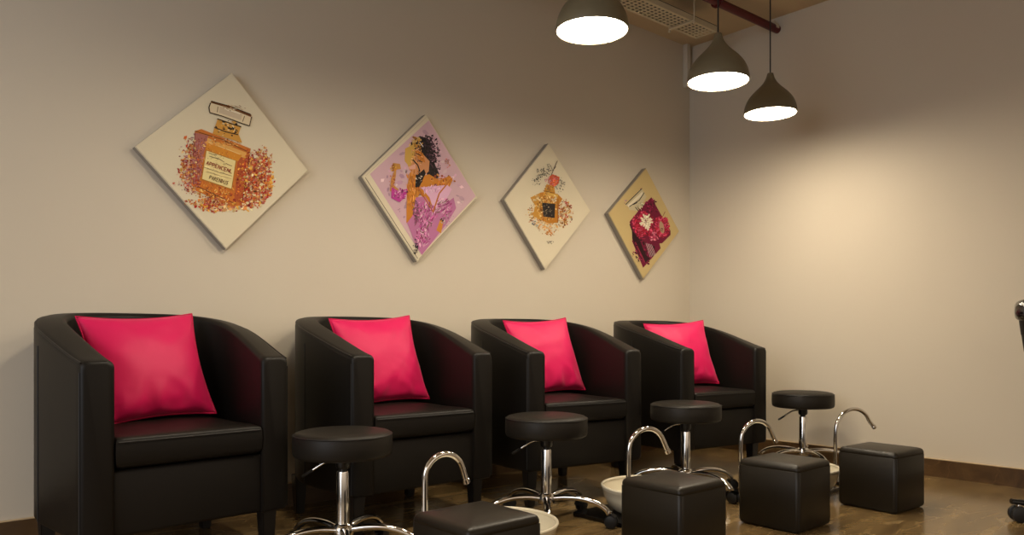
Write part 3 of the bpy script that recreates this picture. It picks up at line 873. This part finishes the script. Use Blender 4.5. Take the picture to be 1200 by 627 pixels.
a.poly(S((176, 278), (318, 328), (297, 464), (154, 416)), (232, 214, 152))
a.strokes(254, 199, 13, 13, 60, [(236, 220, 164), (226, 206, 140), (220, 196, 130)], 0.3, (2, 5), (0.5, 1.2), 0.3, 1.0)
a.dabs(229, 196, 2.5, 18, 90, reds + [(190, 130, 130)], (0.7, 2.0)); a.dabs(290, 208, 3, 18, 110, reds2, (0.7, 2.2)); a.dabs(258, 236, 16, 3, 90, reds2 + [(226, 190, 130)], (0.7, 2.0))
a.strokes(259, 169, 14, 2.5, 40, [(226, 166, 80), (236, 190, 110), (206, 130, 50)], 0.3, (2, 6), (0.5, 1.2), 0.15)
a.dabs(259, 164, 18, 2, 24, [(110, 60, 24), (150, 90, 40), (226, 206, 160)], (0.5, 1.3), 0.3)
# neck and stopper
a.poly(S((215, 165), (232, 120), (345, 158), (332, 196), (350, 240), (205, 195)), (206, 150, 64))
a.dabs(266, 150, 8, 5, 70, [(60, 40, 24), (190, 130, 50), (226, 206, 160), (30, 26, 24), (214, 166, 80)], (0.7, 2.2), 0.35)
a.poly(S((196, 36), (394, 106), (388, 156), (350, 146), (192, 92)), (222, 206, 172))
a.poly(S((240, 62), (350, 100), (344, 128), (236, 92)), (204, 186, 160))
a.line(S((197, 38), (290, 66), (394, 108)), 2.6, (104, 62, 26)); a.line(S((200, 36), (290, 60), (392, 100)), 0.9, (44, 28, 20))
a.line(S((196, 44), (187, 66), (192, 92), (250, 108), (352, 146), (386, 157), (396, 112)), 1.1, (66, 44, 26))
a.line(S((232, 62), (228, 90)), 0.9, (120, 100, 80)); a.line(S((362, 108), (352, 136)), 0.9, (120, 100, 80))
a.line(S((228, 122), (290, 144), (346, 162)), 1.3, (40, 30, 24)); a.line(S((214, 164), (270, 186), (330, 200)), 1.3, (70, 44, 20))
a.line(S((262, 72), (340, 98)), 0.9, (240, 232, 214)); a.strokes(271, 127, 9, 2.5, 30, [(150, 100, 50), (110, 80, 50), (230, 220, 196), (190, 160, 120)], 0.3, (2, 6), (0.4, 0.9), 0.1)
# writing on the label
a.line(S((186, 288), (206, 296), (226, 300)), 0.7, (120, 96, 70)); a.line(S((190, 306), (240, 320), (262, 334)), 0.6, (110, 84, 60)); a.line(S((270, 340), (300, 354)), 0.6, (120, 90, 60))
a.line(S((160, 358), (230, 382), (300, 402)), 0.5, (120, 88, 60)); a.line(S((176, 380), (232, 398), (296, 416)), 0.4, (150, 116, 80))
a.dabs(254, 184, 7, 2, 24, [(110, 84, 60), (140, 110, 80)], (0.4, 0.8), 1.8)
def glyphs(txt, p0, p1, h, w, rgb):
    n = len(txt); S0 = {
        'A': [((0, 0), (.5, 1)), ((.5, 1), (1, 0)), ((.2, .4), (.8, .4))], 'P': [((0, 0), (0, 1)), ((0, 1), (1, .9)), ((1, .9), (.9, .5)), ((.9, .5), (0, .45))],
        'E': [((0, 0), (0, 1)), ((0, 1), (1, 1)), ((0, .5), (.8, .5)), ((0, 0), (1, 0))], 'N': [((0, 0), (0, 1)), ((0, 1), (1, 0)), ((1, 0), (1, 1))],
        'C': [((1, .9), (.3, 1)), ((.3, 1), (0, .5)), ((0, .5), (.3, 0)), ((.3, 0), (1, .1))], 'H': [((0, 0), (0, 1)), ((1, 0), (1, 1)), ((0, .5), (1, .5))],
        'L': [((0, 1), (0, 0)), ((0, 0), (1, 0))], 'R': [((0, 0), (0, 1)), ((0, 1), (1, .8)), ((1, .8), (0, .5)), ((.3, .5), (1, 0))],
        'D': [((0, 0), (0, 1)), ((0, 1), (1, .5)), ((1, .5), (0, 0))], 'U': [((0, 1), (.1, 0)), ((.1, 0), (.9, 0)), ((.9, 0), (1, 1))], 'S': [((1, 1), (0, .8)), ((0, .8), (1, .3)), ((1, .3), (0, 0))],
        'T': [((0, 1), (1, 1)), ((.5, 1), (.5, 0))], 'I': [((.5, 0), (.5, 1))]}
    ux, uy = (p1[0] - p0[0]) / n, (p1[1] - p0[1]) / n
    L = math.hypot(ux, uy); vx, vy = uy / L * h, -ux / L * h
    for k, ch in enumerate(txt):
        for (x0, y0), (x1, y1) in S0[ch]:
            f = lambda x, y: (p0[0] + ux * (k + x * 0.7) + vx * y, p0[1] + uy * (k + x * 0.7) + vy * y)
            a.line([f(x0, y0), f(x1, y1)], w, rgb, a.n + 1)
    a.n += 1
glyphs('APPENCENL', (241.5, 192.6), (272.5, 203.6), 4.2, 0.75, (140, 36, 26))
glyphs('PARENDUS', (245.0, 209.8), (267.5, 217.0), 4.4, 0.6, (96, 60, 40))
a.line(S((235, 520), (262, 470)), 0.3, (206, 180, 120))
a.done(root)

# --- 2: woman in a pink dress
q = [(424, 207), (499, 134), (560, 232), (489, 307)]
root = canvas('diamond painting of a woman in a pink dress on lilac, over the second armchair', q, M['canvas'])
a = Art(q); S = lambda *p: sub(p, 450, 145, 4.044)
fld = [(433.5, 204), (502.5, 141), (557.5, 230), (493.5, 298.5)]
a.line([(428.5, 206), (499.5, 137.5)], 0.5, (196, 184, 160)); a.line([(428, 208), (489.5, 303)], 0.8, (120, 110, 96)); a.line([(491, 303.5), (557.5, 233)], 0.6, (160, 148, 128))
a.poly(fld, (208, 172, 184))
lil = [(206, 168, 186), (214, 184, 192), (196, 154, 178), (220, 194, 198), (202, 160, 184)]
for k in range(160):
    u, v = rnd.random(), rnd.random()
    x = fld[0][0] * (1 - u) * (1 - v) + fld[1][0] * u * (1 - v) + fld[2][0] * u * v + fld[3][0] * (1 - u) * v
    y = fld[0][1] * (1 - u) * (1 - v) + fld[1][1] * u * (1 - v) + fld[2][1] * u * v + fld[3][1] * (1 - u) * v
    if min(u, v, 1 - u, 1 - v) < 0.06: continue
    a.dabs(x, y, 0.1, 0.1, 1, lil, (2.0, 4.0)); a.n -= 4
a.n += 4
hair = [(24, 18, 20), (40, 28, 30), (54, 34, 44), (16, 12, 14), (70, 44, 60)]
a.poly(S((128, 88), (170, 58), (212, 72), (244, 128), (240, 190), (262, 236), (250, 285), (212, 276), (196, 210), (205, 170), (160, 130), (140, 180), (120, 150)), (34, 24, 26))
a.dabs(501, 166, 6, 4.5, 110, hair, (0.8, 2.0)); a.dabs(508, 188, 4.5, 12, 170, hair + [(110, 76, 90)], (0.7, 2.0)); a.strokes(504, 176, 5, 10, 60, hair, 1.2, (2, 6), (0.5, 1.1), 0.5); a.dabs(511, 180, 4, 10, 30, [(196, 150, 170), (180, 130, 150)], (0.5, 1.2)); a.dabs(487, 170, 4, 5, 50, [(190, 140, 60), (170, 110, 40), (214, 180, 110)], (0.9, 2.4))
a.poly(S((118, 130), (160, 118), (190, 150), (216, 178), (212, 225), (180, 255), (140, 250), (118, 212), (104, 170)), (206, 142, 96))
a.poly(S((150, 120), (185, 140), (196, 185), (170, 175), (150, 155)), (196, 120, 40))
a.poly(S((100, 118), (142, 96), (150, 160), (120, 205), (98, 176)), (206, 164, 80)); a.poly(S((116, 205), (150, 190), (150, 215), (122, 216)), (222, 168, 150))
a.strokes(488, 184, 4.5, 6, 70, [(206, 150, 80), (226, 180, 140), (180, 110, 50), (214, 150, 110)], 1.0, (1.5, 4.5), (0.5, 1.3), 0.7); a.strokes(490, 186, 4, 6, 22, [(60, 36, 30), (40, 28, 26)], 1.0, (1, 3), (0.4, 0.8), 0.6)
a.line(S((150, 140), (176, 150)), 1.0, (30, 22, 22)); a.line(S((160, 172), (182, 182)), 0.9, (40, 26, 26)); a.line(S((136, 170), (160, 196), (170, 225)), 1.4, (40, 28, 28)); a.line(S((170, 88), (186, 110)), 0.9, (214, 206, 206))
a.poly(S((124, 228), (160, 250), (215, 240), (262, 268), (312, 246), (326, 266), (300, 320), (250, 400), (232, 420), (170, 330), (146, 380), (140, 456), (106, 470), (108, 300)), (202, 128, 40))
a.strokes(484, 222, 5, 13, 110, [(206, 134, 44), (190, 112, 34), (224, 160, 90), (170, 96, 34)], 1.5, (3, 9), (0.6, 1.5), 0.25); a.dabs(515, 214, 9, 5, 60, [(196, 116, 40), (216, 150, 80), (150, 70, 40)], (0.8, 2.4))
a.poly(S((150, 250), (190, 215), (198, 235), (165, 305), (148, 300)), (28, 20, 20)); a.dabs(491, 210, 2, 5, 24, [(24, 18, 18), (206, 190, 180), (60, 40, 36)], (0.6, 1.6))
dress = [(196, 96, 160), (214, 140, 186), (176, 70, 140), (226, 186, 204), (150, 60, 110), (206, 120, 168), (130, 96, 96)]
a.poly(S((176, 302), (300, 290), (322, 310), (300, 350), (262, 400), (236, 412), (216, 350)), (224, 176, 206))
a.poly(S((150, 350), (196, 345), (240, 418), (290, 380), (330, 350), (342, 400), (300, 470), (180, 622), (146, 560), (110, 470), (140, 430)), (188, 116, 160))
a.strokes(498, 252, 9, 10, 260, dress, 1.9, (3, 9), (0.7, 1.8), 0.5, 1.6); a.strokes(520, 243, 6, 7, 110, dress, 2.5, (3, 8), (0.6, 1.6), 0.4, 1.6); a.strokes(496, 276, 5, 8, 150, dress, 1.3, (2.5, 7), (0.6, 1.5), 0.6, 1.6); a.strokes(505, 222, 8, 3, 50, [(226, 190, 212), (210, 150, 190)], 1.6, (2, 5), (0.6, 1.4), 0.4)
a.strokes(488, 248, 3, 7, 50, [(120, 84, 90), (140, 90, 110), (90, 60, 70)], 0.9, (2, 6), (0.4, 0.9), 0.6)
a.poly(S((268, 450), (282, 462), (270, 520), (248, 505)), (206, 136, 50)); a.line(S((232, 420), (262, 330), (318, 262)), 1.6, (188, 110, 40)); a.line(S((160, 300), (234, 420)), 1.2, (180, 96, 40))
a.dabs(487, 288, 2, 5, 30, [(30, 24, 30), (60, 44, 54)], (0.6, 1.8)); a.dabs(523, 258, 5, 4, 24, [(60, 50, 54), (190, 170, 170)], (0.6, 1.8))
a.poly(S((42, 186), (76, 190), (80, 214), (58, 218), (56, 250), (46, 290), (70, 312), (50, 330), (28, 318), (34, 262), (48, 226)), (196, 140, 70))
a.dabs(462, 197, 2.5, 2.5, 26, [(214, 166, 60), (190, 120, 40), (160, 90, 40)], (0.7, 1.8)); a.dabs(460, 213, 2, 6, 24, [(196, 120, 80), (160, 84, 50)], (0.6, 1.6))
a.poly(S((36, 300), (66, 318), (112, 308), (104, 345), (74, 372), (34, 352)), (188, 60, 150)); a.dabs(468, 227, 5, 4, 50, [(170, 40, 130), (206, 110, 170), (120, 40, 80), (214, 160, 190)], (0.8, 2.0))
a.dabs(524.5, 191, 2, 3, 22, [(196, 120, 120), (206, 150, 130), (180, 130, 70)], (0.5, 1.3)); a.dabs(468, 246, 1, 1, 5, [(110, 60, 90)], (0.5, 1.0))
a.done(root)

# --- 3: small gold bottle with flowers
q = [(591, 234), (643, 168), (692, 247), (639, 316)]
root = canvas('diamond painting of a gold bottle with black label, over the third armchair', q, M['canvas'])
a = Art(q); S = lambda *p: sub(p, 610, 180, 5.457)
amb = [(190, 130, 40), (206, 160, 80), (150, 96, 30), (220, 190, 130), (176, 110, 50), (120, 70, 24)]
a.dabs(644, 254, 13, 8, 120, [(214, 176, 116), (206, 160, 100), (220, 196, 150)], (1.2, 2.6), clip=1.7)
a.dabs(628, 252, 6, 7, 160, amb + [(206, 150, 110), (196, 190, 170)], (0.6, 1.7)); a.dabs(661, 250, 6, 8, 190, amb + [(190, 90, 50), (170, 60, 40), (216, 200, 170)], (0.6, 1.7))
a.dabs(644, 266, 9, 3, 70, [(214, 170, 110), (206, 150, 90), (190, 170, 140)], (0.6, 1.8)); a.dabs(643, 273, 4, 2, 40, [(206, 140, 60), (190, 120, 50)], (0.6, 1.6)); a.dabs(645, 284, 2.5, 1.6, 20, [(120, 110, 96), (80, 74, 66)], (0.4, 1.0))
a.poly(S((62, 282), (128, 250), (150, 262), (140, 430), (80, 400), (92, 330)), (200, 144, 56))
a.poly(S((124, 250), (160, 244), (238, 258), (268, 290), (244, 330), (240, 442), (180, 446), (140, 430)), (190, 124, 34))
a.poly(S((166, 196), (214, 206), (222, 256), (150, 246)), (198, 138, 40)); a.poly(S((150, 246), (240, 262), (236, 282), (146, 270)), (214, 170, 80))
a.strokes(641, 243, 8, 10, 240, amb + [(230, 200, 120)], 1.4, (1.5, 5), (0.5, 1.3), 0.5, 1.5); a.dabs(640, 242, 8, 10, 120, amb, (0.6, 1.6), clip=1.6); a.dabs(643, 222, 3, 4, 40, amb, (0.6, 1.6)); a.dabs(629, 233, 3, 3, 24, [(226, 206, 160), (206, 170, 110)], (0.6, 1.6)); a.dabs(650, 233, 2, 2, 14, [(230, 214, 180)], (0.6, 1.5))
a.poly(S((138, 314), (222, 322), (218, 412), (146, 402)), (38, 28, 22)); a.poly(S((138, 314), (222, 322), (218, 412), (146, 402)), (38, 28, 22)); a.dabs(642.5, 247, 3.6, 4.5, 60, [(60, 48, 36), (110, 100, 84), (24, 18, 16), (170, 150, 120)], (0.4, 1.2))
a.poly(S((176, 152), (205, 132), (250, 150), (244, 192), (214, 214), (176, 186)), (204, 84, 40)); a.dabs(649, 212, 3.2, 3, 60, [(214, 96, 50), (190, 60, 30), (226, 140, 90), (206, 110, 110)], (0.6, 1.9)); a.dabs(642, 211, 1.8, 2, 20, [(206, 130, 130), (190, 150, 150)], (0.6, 1.4))
tw = [(84, 84, 78), (60, 56, 50), (120, 116, 104), (150, 146, 132)]
a.dabs(635, 203, 4.5, 4, 60, tw, (0.4, 1.3), 1.0); a.dabs(657, 217, 3, 4.5, 40, tw, (0.4, 1.3), 1.2); a.dabs(629, 211, 3, 4, 30, tw, (0.4, 1.2)); a.dabs(643, 197, 2, 3, 20, tw, (0.4, 1.2), 1.0)
a.line(S((196, 140), (214, 96), (236, 46)), 0.7, (60, 40, 34)); a.line(S((206, 110), (190, 72)), 0.5, (70, 50, 44)); a.line(S((212, 100), (228, 84)), 0.5, (70, 50, 44)); a.line(S((186, 136), (150, 108)), 0.5, (80, 76, 70)); a.line(S((216, 252), (160, 240)), 0.6, (110, 70, 24)); a.line(S((240, 290), (240, 440)), 0.6, (120, 70, 24))
a.dabs(664, 238, 1.2, 2.2, 14, [(170, 50, 40), (190, 80, 60)], (0.5, 1.2)); a.dabs(627, 262, 2, 2, 16, [(110, 120, 140), (150, 150, 150)], (0.5, 1.2))
a.done(root)

# --- 4: crimson flowers over a dark red bottle
q = [(713, 250), (757, 197), (796, 271), (754, 327)]
root = canvas('small tan diamond painting of crimson flowers on a dark red bottle, nearest the corner', q, M['canvas_tan'])
a = Art(q); S = lambda *p: sub(p, 730, 210, 5.70)
mar = [(110, 16, 50), (140, 24, 70), (84, 12, 36), (160, 40, 90), (60, 10, 26)]
a.poly(S((190, 120), (246, 222), (318, 345), (318, 372), (262, 428), (244, 430), (252, 462), (135, 592), (60, 412), (76, 390), (44, 285), (120, 190)), (112, 16, 52))
a.dabs(763, 242, 4, 5, 60, mar, (0.7, 2.0)); a.dabs(755, 297, 7, 7, 130, mar + [(40, 12, 20)], (0.7, 2.2), 1.0)
a.poly(S((60, 340), (110, 400), (150, 500), (176, 530), (150, 560), (110, 480), (62, 400)), (44, 12, 22)); a.line(S((82, 420), (130, 520), (146, 556)), 1.0, (150, 40, 70)); a.line(S((70, 420), (116, 520)), 0.6, (20, 10, 14))
cr = [(176, 24, 56), (150, 16, 44), (196, 50, 84), (130, 12, 36), (206, 80, 110)]
a.strokes(754, 264, 8, 10, 200, cr, 1.2, (2, 5), (0.7, 1.6), 1.0, 1.6); a.strokes(775, 266, 6, 8, 160, cr, 1.2, (2, 5), (0.7, 1.5), 1.0, 1.6)
a.dabs(754, 262, 7.5, 8.5, 200, cr, (0.9, 2.6), clip=1.7); a.dabs(776, 266, 5.5, 7, 200, cr + [(214, 70, 110)], (0.9, 2.4), clip=1.7); a.dabs(766, 278, 3, 3, 50, [(206, 90, 120), (220, 130, 150), (176, 40, 80)], (0.8, 2.0))
for cx, cy, rx, ry, n, c1 in ((757.5, 259.5, 7.5, 9.5, 16, (236, 222, 196)),):
    for k in range(n):
        t = 2 * PI * k / n + 0.15
        rx2, ry2 = rx * rnd.uniform(0.7, 1.15), ry * rnd.uniform(0.7, 1.15); c, s = math.cos(t) * rx2 / rx, math.sin(t) * ry2 / ry
        a.line([(cx + c * rx * 0.25, cy + s * ry * 0.25), (cx + c * rx * 0.65, cy + s * ry * 0.65), (cx + c * rx, cy + s * ry)], 1.9, c1, a.n + 1)
    a.n += 1
    a.dabs(cx, cy, rx * 0.32, ry * 0.32, 60, [(240, 230, 206), (222, 200, 170)], (0.6, 1.5)); a.dabs(cx, cy + 0.5, rx * 0.25, ry * 0.35, 16, [(90, 40, 40), (120, 60, 50)], (0.4, 0.9))
a.poly([(775.5 + 2.8 * math.cos(2 * PI * k / 16) + 1.2 * math.sin(2 * PI * k / 16), 266.5 + 7.2 * math.sin(2 * PI * k / 16)) for k in range(16)], (186, 150, 120))
a.dabs(775.8, 269, 0.8, 1.6, 12, [(80, 30, 40), (120, 60, 60)], (0.4, 0.9)); a.line([(777, 253), (779.5, 248)], 0.6, (120, 30, 40))
for k in range(5):
    x = 757 + k * 1.6; a.line([(x, 285 + k * 0.4), (x + 5, 301 - k * 0.4)], 0.45, (214, 190, 190))
a.dabs(750, 284, 3, 4, 30, [(30, 12, 18), (50, 16, 26)], (0.6, 1.6)); a.line(S((46, 300), (80, 390)), 1.0, (36, 20, 24))
a.poly(S((14, 172), (124, 60), (142, 88), (158, 118), (122, 178), (96, 212), (42, 204), (36, 184)), (196, 184, 150))
a.poly(S((30, 176), (128, 84), (136, 102), (40, 188)), (222, 214, 190)); a.line(S((18, 170), (126, 64)), 0.9, (24, 20, 20)); a.line(S((42, 184), (110, 140), (142, 90)), 0.9, (24, 20, 20)); a.line(S((82, 186), (104, 212)), 0.9, (20, 18, 18)); a.line(S((92, 180), (112, 204)), 0.7, (20, 18, 18)); a.line(S((70, 170), (96, 156)), 0.8, (20, 18, 18))
a.dabs(733, 236, 1.2, 2, 8, [(170, 130, 130)], (0.6, 1.4)); a.dabs(752, 221, 0.8, 0.8, 5, [(130, 60, 50)], (0.5, 1.0)); a.dabs(751, 241, 3, 3, 24, [(150, 150, 120), (200, 196, 170)], (0.5, 1.2))
a.done(root)

# ------------------------------------------------------------------ camera, world, view
cam = bpy.data.cameras.new('camera'); co = bpy.data.objects.new('camera', cam); COL.objects.link(co)
cam.sensor_width = 36; cam.lens = 36 * F / 1200
cam.shift_y = (HY - 313.5) / 1200
cam.clip_start = 0.02
co.location = (CX, CY, EYE)
# forward direction of the camera is (CA, SA) rotated: heading = 90deg - ANG from +X
head = math.atan2(SA, CA)
co.rotation_euler = (PI / 2, 0, head - PI / 2)
scene.camera = co
w = bpy.data.worlds.new('world'); scene.world = w; w.use_nodes = True
nt = w.node_tree; bg = nt.nodes['Background']
# the unlit far side of the salon: dim near the floor, brighter towards its lit upper walls and ceiling
tc = nt.nodes.new('ShaderNodeTexCoord'); sx = nt.nodes.new('ShaderNodeSeparateXYZ'); cr = nt.nodes.new('ShaderNodeValToRGB')
nt.links.new(tc.outputs['Generated'], sx.inputs[0]); nt.links.new(sx.outputs['Z'], cr.inputs['Fac'])
e = cr.color_ramp.elements
e[0].position = 0.02; e[0].color = (0.15, 0.12, 0.09, 1); e[1].position = 0.30; e[1].color = (1.0, 0.81, 0.61, 1)
nt.links.new(cr.outputs['Color'], bg.inputs['Color']); bg.inputs['Strength'].default_value = 1.22
ld = bpy.data.lights.new('cool_left_fill', 'AREA'); ld.shape = 'RECTANGLE'; ld.size = 2.2; ld.size_y = 2.2  # added cool area fill from the unseen left end, cools the left wall
ld.energy = 55; ld.color = (0.78, 0.87, 1.0)
lo = bpy.data.objects.new('cool_left_fill', ld); COL.objects.link(lo)
lo.location = (-6.8, -2.2, 1.6)
lo.rotation_euler = Vector((2.6, 2.2, 0.0)).to_track_quat('-Z', 'Z').to_euler()
vs = scene.view_settings
vs.view_transform = 'Standard'; vs.look = 'None'; vs.exposure = 0; vs.gamma = 1; vs.use_curve_mapping = False
